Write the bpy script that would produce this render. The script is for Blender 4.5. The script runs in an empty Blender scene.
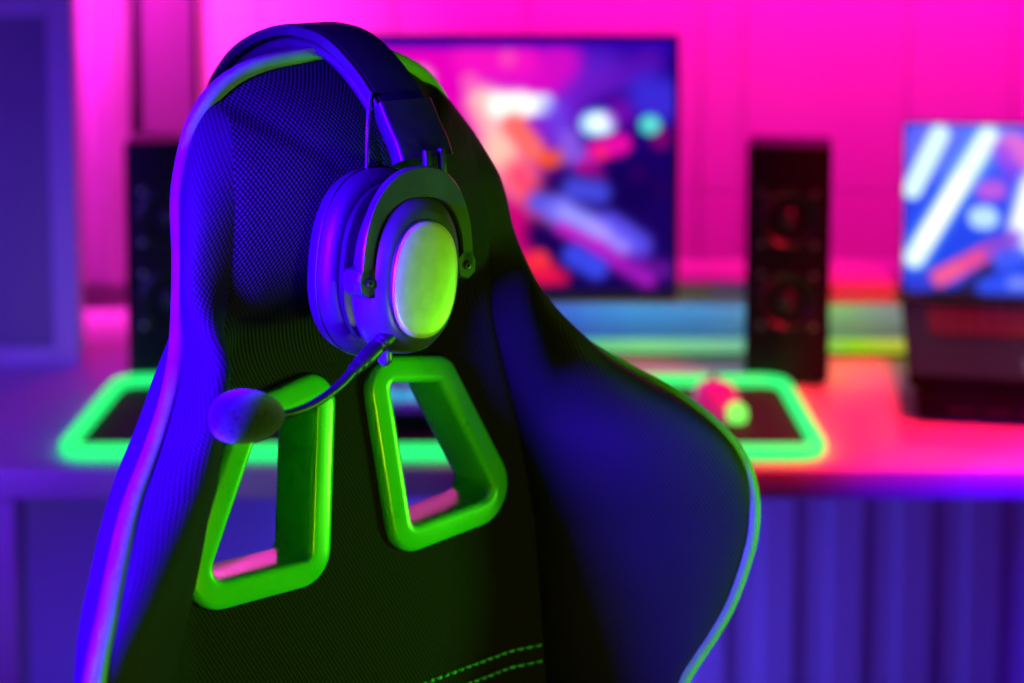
import bpy, bmesh, math, random
import numpy as np
from mathutils import Vector, Matrix
random.seed(4)
C = bpy.context.scene.collection
sc = bpy.context.scene
PI = math.pi
# ------------------------------------------------------------------ camera
FPX, YH, PITCH, CAMZ = 1700.0, -90.0, math.radians(5), 1.416
CY = YH + FPX*math.tan(PITCH)
CAM = Vector((0, 0, CAMZ))
cF = Vector((0, math.cos(PITCH), -math.sin(PITCH))); cX = Vector((1, 0, 0)); cU = cX.cross(cF)
def ray(px, py): return cF*FPX + cX*(px-512) - cU*(py-CY)
def at(px, py, Y):
    d = ray(px, py); return CAM + d*(Y/d.y)
def onz(px, py, z):
    d = ray(px, py); return CAM + d*((z-CAMZ)/d.z)
cd = bpy.data.cameras.new('camera'); cam = bpy.data.objects.new('camera', cd); C.objects.link(cam)
cam.location = CAM; cam.rotation_euler = (PI/2-PITCH, 0, 0)
cd.sensor_width = 36; cd.lens = FPX/1024*36; cd.shift_y = -(341.5-CY)/1024
cd.clip_start = .05; cd.dof.use_dof = True; cd.dof.focus_distance = 1.0; cd.dof.aperture_fstop = 3.9
sc.camera = cam
# ------------------------------------------------------------------ helpers
def lin(c):
    return tuple((x/255/12.92 if x/255 <= .04045 else ((x/255+.055)/1.055)**2.4) for x in c)
def mat(name, col, rough=.5, metal=0, emit=None, es=1, spec=.5, coat=0, sheen=0):
    m = bpy.data.materials.new(name); m.use_nodes = True
    b = m.node_tree.nodes['Principled BSDF']
    b.inputs['Base Color'].default_value = (*col, 1); b.inputs['Roughness'].default_value = rough
    b.inputs['Metallic'].default_value = metal; b.inputs['Specular IOR Level'].default_value = spec
    b.inputs['Coat Weight'].default_value = coat
    b.inputs['Sheen Weight'].default_value = sheen
    if emit: b.inputs['Emission Color'].default_value = (*emit, 1); b.inputs['Emission Strength'].default_value = es
    return m
def noise_mix(m, a, b, scale=8, rough=None, bump=0, bscale=200, dist=.001, stretch=(1,1,1)):
    nt = m.node_tree; N = nt.nodes; L = nt.links; P = N['Principled BSDF']
    tc = N.new('ShaderNodeTexCoord'); mp = N.new('ShaderNodeMapping'); mp.inputs['Scale'].default_value = stretch
    L.new(tc.outputs['Object'], mp.inputs[0])
    n = N.new('ShaderNodeTexNoise'); n.inputs['Scale'].default_value = scale; n.inputs['Detail'].default_value = 5
    L.new(mp.outputs[0], n.inputs[0])
    r = N.new('ShaderNodeValToRGB'); r.color_ramp.elements[0].color = (*a, 1); r.color_ramp.elements[1].color = (*b, 1)
    r.color_ramp.elements[0].position = .35; r.color_ramp.elements[1].position = .65
    L.new(n.outputs[0], r.inputs[0]); L.new(r.outputs[0], P.inputs['Base Color'])
    if rough:
        q = N.new('ShaderNodeMapRange'); q.inputs[3].default_value = rough[0]; q.inputs[4].default_value = rough[1]
        L.new(n.outputs[0], q.inputs[0]); L.new(q.outputs[0], P.inputs['Roughness'])
    if bump:
        n2 = N.new('ShaderNodeTexNoise'); n2.inputs['Scale'].default_value = bscale; n2.inputs['Detail'].default_value = 4
        L.new(mp.outputs[0], n2.inputs[0])
        bp = N.new('ShaderNodeBump'); bp.inputs['Strength'].default_value = bump; bp.inputs['Distance'].default_value = dist
        L.new(n2.outputs[0], bp.inputs['Height']); L.new(bp.outputs[0], P.inputs['Normal'])
    return m
def weave(m, period, strength, dist, dark, light, ribs=False):
    """knitted mesh: staggered cells from the UV map (metres)"""
    nt = m.node_tree; N = nt.nodes; L = nt.links; P = N['Principled BSDF']
    uv = N.new('ShaderNodeUVMap'); uv.uv_map = 'UVMap'
    sp = N.new('ShaderNodeSeparateXYZ'); L.new(uv.outputs[0], sp.inputs[0])
    def M(op, a, b=None):
        n = N.new('ShaderNodeMath'); n.operation = op
        for i, x in enumerate((a, b)):
            if x is None: continue
            if isinstance(x, (int, float)): n.inputs[i].default_value = x
            else: L.new(x, n.inputs[i])
        return n.outputs[0]
    k = 2*PI/period
    nz = N.new('ShaderNodeTexNoise'); nz.inputs['Scale'].default_value = 60; L.new(uv.outputs[0], nz.inputs[0])
    wob = M('MULTIPLY', nz.outputs[0], 1.4)
    a = M('SINE', M('ADD', M('MULTIPLY', M('ADD', sp.outputs[0], M('MULTIPLY', sp.outputs[1], .55)), k), wob))
    b = M('SINE', M('ADD', M('MULTIPLY', M('SUBTRACT', sp.outputs[0], M('MULTIPLY', sp.outputs[1], .95)), k), wob))
    h = M('MULTIPLY', M('ADD', M('ADD', a, b), 2), .25)
    if ribs: h = M('ADD', M('MULTIPLY', M('SINE', M('MULTIPLY', sp.outputs[1], k)), .5), .5)
    r = N.new('ShaderNodeValToRGB'); r.color_ramp.elements[0].color = (*dark, 1); r.color_ramp.elements[1].color = (*light, 1)
    r.color_ramp.elements[0].position = .15; r.color_ramp.elements[1].position = .7
    L.new(h, r.inputs[0]); L.new(r.outputs[0], P.inputs['Base Color'])
    bp = N.new('ShaderNodeBump'); bp.inputs['Strength'].default_value = strength; bp.inputs['Distance'].default_value = dist
    L.new(h, bp.inputs['Height']); L.new(bp.outputs[0], P.inputs['Normal'])
    return m
def obj(name, me, m=None, parent=None, loc=None, smooth=True):
    if isinstance(me, bmesh.types.BMesh):
        bm = me; me = bpy.data.meshes.new(name)
        bmesh.ops.recalc_face_normals(bm, faces=bm.faces); bm.to_mesh(me); bm.free()
    o = bpy.data.objects.new(name, me); C.objects.link(o)
    if m:
        for mm in (m if isinstance(m, (list, tuple)) else [m]): me.materials.append(mm)
    if smooth: 
        for p in me.polygons: p.use_smooth = True
        try: me.set_sharp_from_angle(angle=math.radians(smooth if smooth is not True else 40))
        except Exception: pass
    if parent: o.parent = parent
    if loc is not None: o.location = loc
    return o
def thing(name, label, cat, loc=(0,0,0), rotz=0, group=None):
    o = bpy.data.objects.new(name, None); C.objects.link(o); o.empty_display_size = .05
    o.location = loc; o.rotation_euler = (0, 0, rotz); tag(o, label, cat, group); return o
def tag(o, label, cat, group=None):
    o['label'] = label; o['category'] = cat
    if group: o['group'] = group
    return o
def struct(o): o['kind'] = 'structure'; return o
def bm_merge(bm, other):
    me = bpy.data.meshes.new('tmp'); other.to_mesh(me); bm.from_mesh(me); bpy.data.meshes.remove(me); other.free()
def box(lo, hi, bev=0, seg=2, bm=None):
    b = bmesh.new(); bmesh.ops.create_cube(b, size=1)
    lo = Vector(lo); hi = Vector(hi)
    for v in b.verts: v.co = Vector(((lo[i]+hi[i])/2 + v.co[i]*(hi[i]-lo[i]) for i in range(3)))
    if bev: bmesh.ops.bevel(b, geom=b.edges[:], offset=bev, segments=seg, affect='EDGES', profile=.5)
    if bm is None: return b
    bm_merge(bm, b); return bm
def catmull(pts, n=8, closed=False):
    P = [Vector(p) for p in pts]; out = []; N = len(P); rng = N if closed else N-1
    for i in range(rng):
        if closed: p0, p1, p2, p3 = P[i-1], P[i], P[(i+1)%N], P[(i+2)%N]
        else:
            p1, p2 = P[i], P[i+1]; p0 = P[i-1] if i else p1*2-p2; p3 = P[i+2] if i+2 < N else p2*2-p1
        for k in range(n):
            t = k/n
            out.append(.5*((2*p1)+(-p0+p2)*t+(2*p0-5*p1+4*p2-p3)*t*t+(-p0+3*p1-3*p2+p3)*t**3))
    if not closed: out.append(P[-1])
    return out
def tube(path, rad, seg=12, closed=False, bm=None, rad2=None, upv=None):
    """rad: number or list; rad2/upv: elliptic section"""
    b = bm or bmesh.new(); n = len(path); rings = []; prev = None
    for i, p in enumerate(path):
        a = path[i-1] if (i or closed) else path[0]; c = path[(i+1) % n] if (i+1 < n or closed) else path[-1]
        t = (c-a).normalized()
        if upv is not None: x = Vector(upv)
        elif prev is None: x = Vector((0, 0, 1)) if abs(t.z) < .9 else Vector((1, 0, 0))
        else: x = prev
        x = (x - t*x.dot(t)).normalized(); prev = x; y = t.cross(x)
        r = rad[i] if isinstance(rad, (list, tuple)) else rad; r2 = r if rad2 is None else rad2
        rings.append([b.verts.new(p + x*r*math.cos(2*PI*k/seg) + y*r2*math.sin(2*PI*k/seg)) for k in range(seg)])
    m = n if closed else n-1
    for i in range(m):
        A, B = rings[i], rings[(i+1) % n]
        for k in range(seg): b.faces.new((A[k], A[(k+1) % seg], B[(k+1) % seg], B[k]))
    if not closed: b.faces.new(rings[0][::-1]); b.faces.new(rings[-1])
    return b
def loft(rings, cap=True, closed_ring=True, bm=None):
    b = bm or bmesh.new(); R = [[b.verts.new(p) for p in r] for r in rings]; n = len(R[0])
    for A, B in zip(R[:-1], R[1:]):
        for k in range(n if closed_ring else n-1): b.faces.new((A[k], A[(k+1) % n], B[(k+1) % n], B[k]))
    if cap: b.faces.new(R[0][::-1]); b.faces.new(R[-1])
    return b
def round_poly(pts, rad, n=8):
    """2D polygon with rounded corners; rad number or list"""
    out = []; N = len(pts)
    for i in range(N):
        p0, p, p1 = (Vector(pts[i-1]), Vector(pts[i]), Vector(pts[(i+1) % N])); r = rad[i] if isinstance(rad, (list, tuple)) else rad
        a = (p0-p).normalized(); b = (p1-p).normalized(); ang = a.angle(b); d = r/math.tan(ang/2)
        c = p + (a+b).normalized()*(r/math.sin(ang/2)); s = p+a*d-c; e = p+b*d-c
        sa = math.atan2(s.y, s.x); ea = math.atan2(e.y, e.x); da = (ea-sa+PI) % (2*PI)-PI
        for k in range(n+1): t = sa+da*k/n; out.append(Vector((c.x+r*math.cos(t), c.y+r*math.sin(t))))
    return out
def inset(poly, d):
    n = len(poly); out = []
    area = sum(poly[i-1].x*poly[i].y-poly[i].x*poly[i-1].y for i in range(n)); s = 1 if area > 0 else -1
    for i in range(n):
        t = (poly[(i+1) % n]-poly[i-1]).normalized(); out.append(poly[i]+Vector((-t.y, t.x))*d*s)
    return out
def grid_mesh(name, fn, nu, nv): ...
# ------------------------------------------------------------------ materials
M_knit = weave(mat('knit mesh fabric', (.03,.03,.035), .65, spec=.12), .0027, 1.0, .0007, (.003,.002,.004), (.015,.0095,.018))
M_bolster = weave(mat('ribbed bolster fabric', (.03,.03,.035), .65, spec=.12), .0029, .8, .0005, (.008,.004,.009), (.019,.0105,.022))
M_shell = noise_mix(mat('rear shell fabric', (.02,.02,.02), .7, spec=.2), (.014,.013,.016), (.018,.017,.021), 40, bump=.3, bscale=900, dist=.0005)
M_pip = noise_mix(mat('green piping', (.1,.6,.1), .6, spec=.25), (.12,.34,.08), (.15,.39,.10), 60, bump=.25, bscale=700, dist=.0005, stretch=(1,1,1))
M_frame = noise_mix(mat('lime glossy plastic', (.05,.55,.02), .28, coat=.3), (.035,.56,.010), (.06,.62,.018), 30, rough=(.2,.38))
M_thread = mat('green thread', (.05,.6,.2), .6)
M_blk = noise_mix(mat('matte black plastic', (.02,.02,.022), .42), (.009,.008,.010), (.013,.012,.014), 80, rough=(.36,.46))
M_satin = noise_mix(mat('satin gunmetal', (.12,.12,.12), .33, metal=.2), (.045,.045,.045), (.06,.06,.058), 50, rough=(.28,.4))
M_plate = noise_mix(mat('brushed grey plate', (.4,.4,.4), .38, metal=.3), (.6,.52,.30), (.68,.58,.36), 120, rough=(.34,.46), bump=.1, bscale=900, dist=.0002)
M_leath = noise_mix(mat('soft leatherette', (.03,.03,.035), .5), (.014,.013,.016), (.02,.019,.023), 60, bump=.35, bscale=450, dist=.0006)
M_band = noise_mix(mat('black band cover', (.012,.012,.013), .8, spec=.15), (.006,.006,.007), (.008,.008,.009), 60, bump=.2, bscale=700, dist=.0004)
M_foam = noise_mix(mat('mic foam', (.04,.04,.05), .95, spec=.1, sheen=.4), (.004,.003,.006), (.022,.014,.030), 420, bump=1, bscale=700, dist=.001)
M_dark = mat('dark plastic', (.006,.005,.007), .6, spec=.1)
M_desk = noise_mix(mat('white laminate desk', (.7,.7,.7), .35), (.68,.68,.68), (.74,.74,.74), 3, rough=(.28,.4))
M_white = mat('white painted wood', (.7,.7,.7), .5)
def emis(name, col, s): return mat(name, (0.01,.01,.01), .5, emit=col, es=s)
# ------------------------------------------------------------------ chair
TH, PH = math.radians(42.5), math.radians(5)
d0 = ray(357, 450); O = CAM + d0/FPX*1.05
n0 = Vector((math.sin(TH), -math.cos(TH), 0)); RT = Vector((math.cos(TH), math.sin(TH), 0))
UP = Vector((0,0,1))*math.cos(PH) - n0*math.sin(PH); NN = RT.cross(UP)
CROOT = Vector((O.x, O.y, 0)) - n0*(-.0)
def H(u, v, w):   # chair coordinates -> chair root's local frame (x = across, -y = front, z = up)
    return Vector((u, v*math.sin(PH) - w*math.cos(PH), O.z + v*math.cos(PH) + w*math.sin(PH)))
def onw(px, py, w):   # where the sight line meets the plane w=const, in (u,v)
    d = ray(px, py); oo = O + NN*w; t = (oo-CAM).dot(NN)/d.dot(NN); q = CAM + d*t - oo
    return q.dot(RT), q.dot(UP)
chair = thing('gaming_chair', 'black fabric gaming chair with green piping and two green-framed cutouts, headset hung over its top', 'chair', CROOT, TH)
# piping path (half): u, v, w
PIPE = [(0,.246,-.012),(.046,.241,-.012),(.074,.230,-.012),(.0915,.212,-.012),(.101,.190,-.012),(.1065,.166,-.012),(.110,.134,-.008),
        (.118,.102,0),(.129,.08,.012),(.144,.06,.025),(.1625,.04,.038),(.1875,.019,.057),(.209,0,.079),(.2255,-.02,.095),
        (.2375,-.04,.103),(.2435,-.06,.106),(.2455,-.082,.105),(.2435,-.106,.1),(.230,-.144,.09),(.203,-.176,.08),(.195,-.186,.078),
        (.178,-.22,.072),(.17,-.26,.07),(.17,-.32,.068),(.172,-.40,.066)]
# seam and spine matching those stations: seam (u,v,w), spine (v,w)
def seam_for(v):
    xs = [-.45,-.15,-.08,0,.04,.07,.1,.13,.16,.2,.215,.232]; us = [.142,.138,.134,.128,.119,.108,.1,.096,.093,.087,.083,.068]; ws = [.010,.010,.008,.006,.006,.012,.021,.025,.026,.022,.015,-.002]
    return float(np.interp(v, xs, us)), v, float(np.interp(v, xs, ws))
path = catmull(PIPE, 6)
# arc length resample, denser
def resample(P, n):
    L = [0]
    for a, b in zip(P[:-1], P[1:]): L.append(L[-1]+(b-a).length)
    out = []
    for k in range(n):
        s = L[-1]*k/(n-1); j = min(max(np.searchsorted(L, s)-1, 0), len(P)-2); t = (s-L[j])/(L[j+1]-L[j]+1e-12); out.append(P[j].lerp(P[j+1], t))
    return out
NT = 110
half = resample(path, NT)
def sstep(x, a, b): x = min(1, max(0, (x-a)/(b-a))); return x*x*(3-2*x)
def spine(i, p):
    # v of the spine station for outline point p
    f = i/(NT-1)
    vtop = .16
    if p.z if False else p.y > .10: 
        k = (p.y-.10)/(.246-.10); v = .10 + (vtop-.10)*(1-(1-min(k,1))**1.5)
    else: v = p.y
    w = -.006 + .050*sstep(v, .055, .14)
    return Vector((0, v, w))
SV = [-.45,-.15,-.08,0,.04,.07,.1,.13,.16,.19,.21,.226,.24]
SU = [.150,.146,.144,.131,.119,.108,.1005,.097,.0935,.0885,.083,.0765,.066]
SW = [.002,.002,.003,.004,.006,.012,.021,.025,.026,.020,.010,-.004,-.009]
def seam(i, p):
    s = Vector((float(np.interp(p.y, SV, SU)), p.y, float(np.interp(p.y, SV, SW))))
    c = spine(i, p).lerp(p, .965); c.z = p.z+.004
    if s.x > c.x*.99: s.x = c.x*.99
    return s.lerp(c, sstep(p.y, .212, .229))
NP, NB = 26, 22     # panel / bolster subdivisions
def front_profile(i, p):
    S = spine(i, p); Mm = seam(i, p); P = Vector(p); pts = []
    for k in range(NP+1):
        r = k/NP; q = S.lerp(Mm, r); hd = sstep(p.y, .07, .14); q.z = S.z + (Mm.z-S.z)*(sstep(r, .80, 1.0)*(1-hd) + hd*r**2.3)
        q.z -= (.0022-.0014*sstep(p.y,.06,.12))*math.exp(-((1-r)*S.lerp(Mm,1).x/.0025)**2) if k else 0   # seam groove
        pts.append(q)
    wing = sstep(-P.y, -.10, .02)
    hb = float(np.interp(P.y, [-.4,-.15,-.08,-.03,.02,.05,.09,.13,.2,.225,.24], [.03,.024,.026,.040,.050,.048,.032,.018,.015,.006,.001]))
    for k in range(1, NB+1):
        r = 1-(1-k/NB)**1.35 if True else k/NB
        r = k/NB
        rr = .5-.5*math.cos(PI*r)         # denser at both ends
        q = pts[NP].lerp(P, rr)
        hq = sstep(P.y, .075, .135); bump = max(0, (1-abs(2*rr**.60-1)**2.3))**(.62+.2*hq)
        q.z += hb*bump
        # push the bulge outwards a little
        out = Vector((P.x-Mm.x, P.y-Mm.y, 0)); 
        if out.length > 1e-6: out.normalize()
        q += out*((.008*(1-wing)+.012*hq*(1-sstep(P.y, .19, .235)))*bump)
        if hq > 0:      # headrest side: one even quarter round from seam to piping
            od = out if out.length > 1e-6 else Vector((1,0,0)); fo = 1-sstep(P.y, .135, .226)
            Cc = P + od*(.004+.026*fo); Cc.z = P.z + (Mm.z+.003-P.z)*(.25+.75*fo); t = k/NB
            q = q.lerp(pts[NP]*(1-t)**2 + Cc*2*t*(1-t) + P*t*t, hq)
        if k == NB: q = P.copy()
        pts.append(q)
    return pts
NR = 26
def back_profile(i, p):
    S = spine(i, p); P = Vector(p); pts = []
    wing = sstep(-P.y, -.10, .02)
    Mm = seam(i, p)
    Sb = Vector((0, S.y, -.036 - .030*sstep(S.y, .06, .13)))
    Mb = Vector((Mm.x*.98, Mm.y, -.034 - .016*sstep(S.y,.06,.13)))
    for k in range(1, NR+1):     # from outline inwards to the spine
        r = k/NR
        rr = 1-math.cos(r*PI/2) if r < .5 else None
        t = .5-.5*math.cos(PI*min(1, r))
        fl = 0                       # across
        q = Vector((P.x*(1-t), P.y*(1-t)+S.y*t, 0))
        # wing base plane: follows the wing forward, falls to the panel's back
        x = min(1, max(0, (1-t)*P.x - Mb.x)/max(1e-4, P.x-Mb.x))
        base = Sb.z if t > .999 else (Sb.z+(Mb.z-Sb.z)*min(1, (1-t)*P.x/max(1e-4, Mb.x)))
        wingz = Mb.z + (P.z-.036-Mb.z)*x**1.3
        z = wingz if x > 0 else base
        hd = sstep(P.y, .06, .15); TE = .16+.34*hd; edge = (1-min(1, t/TE))**(2-.6*hd)
        z = z + (P.z-z)*edge if t < TE else z
        # outward bulge of the shell right behind the piping
        if t < .16: q.x += .003*(1-hd)*math.sin(PI*t/.16)
        q.z = z; pts.append(q)
    return pts
rows = []
for i, p in enumerate(half):
    rows.append((front_profile(i, p), back_profile(i, p)))
bm = bmesh.new(); uvl = bm.loops.layers.uv.new('UVMap')
# columns: front from spine to outline, then back to the spine; mirrored
ring_r = [f + b for f, b in rows]       # right half: front spine ... outline ... back spine
nF = NP+NB
full = []
for f, b in rows:
    left = [Vector((-q.x, q.y, q.z)) for q in f[::-1]]           # outline(left) ... spine
    right = f[1:]
    backr = b; backl = [Vector((-q.x, q.y, q.z)) for q in b[:-1][::-1]]
    full.append(left + right + backr + backl)
n = len(full[0]); V = []
cols_info = []
for r in full: V.append([bm.verts.new(H(q.x, q.y, q.z)) for q in r])
nL = nF   # index of front spine
for a in range(len(full)-1):
    L0 = [0]; 
    for k in range(1, n): L0.append(L0[-1] + (full[a][k]-full[a][k-1]).length)
    L1 = [0]
    for k in range(1, n): L1.append(L1[-1] + (full[a+1][k]-full[a+1][k-1]).length)
    c0, c1 = L0[nL], L1[nL]; L0 = [x-c0 for x in L0]; L1 = [x-c1 for x in L1]
    L0.append(L0[-1]+.01); L1.append(L1[-1]+.01)
    for k in range(n):
        k2 = (k+1) % n
        f = bm.faces.new((V[a][k], V[a][k2], V[a+1][k2], V[a+1][k]))
        kk = k+1
        q00, q01, q11, q10 = full[a][k], full[a][k2], full[a+1][k2], full[a+1][k]
        inpanel = (nL-NP) <= k < (nL+NP); isfront = k < 2*nF
        f.material_index = 0 if inpanel else (1 if isfront else 2)
        for lp, q, l in zip(f.loops, (q00, q01, q11, q10), (L0[k], L0[kk], L1[kk], L1[k])):
            if inpanel or not isfront: lp[uvl].uv = (q.x, q.y)
            else: lp[uvl].uv = (l, q.y)
# close bottom; top row is degenerate at u=0: weld
bm.faces.new([V[-1][k] for k in range(n)]).material_index = 2
bmesh.ops.remove_doubles(bm, verts=bm.verts[:], dist=1e-5)
# top closure: the first row lies at u=0 (a line); halves meet there
bmesh.ops.dissolve_degenerate(bm, dist=1e-6, edges=bm.edges[:])
bmesh.ops.recalc_face_normals(bm, faces=bm.faces)
body = obj('backrest_body', bm, [M_knit, M_bolster, M_shell, M_frame], smooth=False)
# cutouts
HOLE = [(.0092,.057),(.0803,.0446),(.140,-.0705),(.0247,-.0756)]
HOUT = round_poly(HOLE, [.020,.019,.026,.022], 10)
HIN = inset(HOUT, .0165)
def side(poly, s): return [Vector((p.x*s, p.y)) for p in poly]
for s in (1, -1):
    cut = loft([[H(p.x, p.y, w) for p in side(inset(HOUT, .006), s)] for w in (-.12, .08)])
    co = obj('cutter', cut, [M_frame], smooth=False)
    md = body.modifiers.new('b', 'BOOLEAN'); md.object = co; md.operation = 'DIFFERENCE'; md.solver = 'EXACT'
dg = bpy.context.evaluated_depsgraph_get(); dg.update()
me2 = bpy.data.meshes.new_from_object(body.evaluated_get(dg))
for o in [o for o in C.objects if o.name.startswith('cutter')] + [body]: bpy.data.objects.remove(o)
def extract(name, test, m):
    b = bmesh.new(); b.from_mesh(me2)
    bmesh.ops.delete(b, geom=[f for f in b.faces if not test(f)], context='FACES')
    for f in b.faces: f.material_index = 0
    me = bpy.data.meshes.new(name); b.to_mesh(me); b.free()
    return obj(name, me, m, chair, smooth=60)
mats2 = [m.name for m in me2.materials]
extract('center_panel', lambda f: f.material_index in (0, 3), M_knit)
extract('side_bolster', lambda f: f.material_index == 1 and f.calc_center_median().x > 0, M_bolster)
extract('side_bolster', lambda f: f.material_index == 1 and f.calc_center_median().x < 0, M_bolster)
extract('back_shell', lambda f: f.material_index == 2, M_shell)
# cutout frames: moulded ring on the front + tunnel through the cushion
for s in (1, -1):
    prof = [(0,-.002),(0,.0035),(.0007,.0056),(.0022,.0072),(.0045,.0079),(.0120,.0081),(.0150,.0083),(.0165,.0074),(.0173,.0050),(.0177,0),(.0185,-.024),(.0165,-.031),(.006,-.031),(.004,-.026),(.005,-.002)]
    b = bmesh.new(); R = []
    for dd, w in prof: R.append([b.verts.new(H(p.x, p.y, w-.0075)) for p in side(inset(HOUT, dd), s)])
    m_ = len(R[0])
    for A, B in zip(R, R[1:]+R[:1]):
        for k in range(m_): b.faces.new((A[k], A[(k+1) % m_], B[(k+1) % m_], B[k]))
    obj('cutout_frame', b, M_frame, chair, smooth=50)
# piping
pp = half[::1]
loop = [H(-q.x, q.y, q.z) for q in pp[::-1]] + [H(q.x, q.y, q.z) for q in pp[1:]]
obj('piping', tube(loop, .0058, 12), M_pip, chair)
# stitching on the lower panel
def surf_w(u, v): 
    best = min(range(NT), key=lambda i: abs(rows[i][0][NP].y-v)); pr = rows[best][0]
    return float(np.interp(abs(u), [q.x for q in pr[:NP+1]], [q.z for q in pr[:NP+1]]))
for (a, bb) in ((((-.135), -.158), (.137, -.1625)), (((-.135), -.169), (.137, -.1735))):
    b = bmesh.new(); ns = 44
    for k in range(ns):
        t0, t1 = (k+.12)/ns, (k+.88)/ns; P = []
        for j in range(5):
            t = t0+(t1-t0)*j/4; u = a[0] if False else a + 0 if False else None
            u = a_u = (a if isinstance(a, float) else a)
            P.append(t)
        pts = []
        for j, t in enumerate(P):
            u = -.134 + .277*t; v = (-.158 if bb[1] > -.17 else -.169) - .0045*t
            pts.append(H(u, v, surf_w(u, v) + .0002 + .0011*math.sin(PI*j/4)))
        tube(pts, [.0004,.0009,.0011,.0009,.0004], 6, bm=b)
    obj('stitching', b, M_thread, chair)
# lower part of the chair (below the frame of the photograph)
zs = H(0,-.40,0).z
sb = box((-.25,-.50,.44), (.25,.06,.54), .045, 5); obj('seat', sb, M_bolster, chair)
b = bmesh.new()
for s in (-1, 1): box((s*.11-.03, -.02, .50), (s*.11+.03, .055, zs+.08), .01, 2, b)
obj('back_bracket', b, M_blk, chair)
b = bmesh.new(); tube([Vector((0,-.22,.10)), Vector((0,-.22,.28))], .03, 20, bm=b); tube([Vector((0,-.22,.28)), Vector((0,-.22,.46))], .018, 20, bm=b); obj('gas_lift', b, M_blk, chair)
for k in range(5):
    a = 2*PI*k/5+.3; c, s_ = math.cos(a), math.sin(a)
    obj('leg', tube([Vector((0,-.22,.115)), Vector((c*.16,-.22+s_*.16,.105)), Vector((c*.31,-.22+s_*.31,.075))], [.03,.024,.016], 12), M_blk, chair)
    obj('caster', tube([Vector((c*.31+s_*.02,-.22+s_*.31-c*.02,.03)), Vector((c*.31-s_*.02,-.22+s_*.31+c*.02,.03))], .03, 20), M_blk, chair)
# ------------------------------------------------------------------ headset
hroot_l = H(.009, .183, -.03)
Mz = Matrix.Rotation(TH, 4, 'Z')
hs = thing('gaming_headset', 'black over-ear headset with boom microphone hung over the top of the gaming chair', 'headset', CROOT + Mz @ hroot_l, TH)
def G(u, v, w): return H(u, v, w) - hroot_l
U0, U1 = -.010, .028
OUT = [(-.139,.150),(-.139,.184),(-.132,.222),(-.111,.244),(-.084,.2575),(-.047,.265),(-.020,.2635),(.006,.2565),(.030,.241),(.050,.2215),(.061,.205),(.068,.190)]
OUTP = [Vector((w, v, 0)) for w, v in catmull_pts] if False else catmull([Vector((a, b_, 0)) for a, b_ in OUT], 8)
def band(pathp, t_out, t_in, u0, u1, r, name, m, parent, seg=5):
    """ribbon of section [u0,u1] x [t_in,t_out] measured inwards from path"""
    rings = []
    sec = round_poly([Vector((u0, -t_out)), Vector((u1, -t_out)), Vector((u1, -t_in)), Vector((u0, -t_in))], r, seg)
    for i, p in enumerate(pathp):
        a = pathp[max(0, i-1)]; c = pathp[min(len(pathp)-1, i+1)]; t = (c-a).normalized(); nrm = Vector((-t.y, t.x, 0))
        if nrm.dot(p-Vector((-.03,.12,0))) < 0: nrm = -nrm
        rings.append([G(q.x, p.y + nrm.y*q.y, p.x + nrm.x*q.y) for q in sec])
    return obj(name, loft(rings), m, parent, smooth=35)
bandp = OUTP[10:-8]
hb_o = band(bandp, 0, .0075, U0+.0015, U1, .0022, 'headband', M_band, hs)
band(OUTP[14:-14], .0080, .0165, U0+.002, U1-.002, .0038, 'headband_pad', M_leath, hb_o)
# bright edge trim along the left flank of the band
band(bandp, .0003, .0072, U0-.0008, U0+.0022, .0012, 'edge_trim', M_leath, hb_o)
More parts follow.
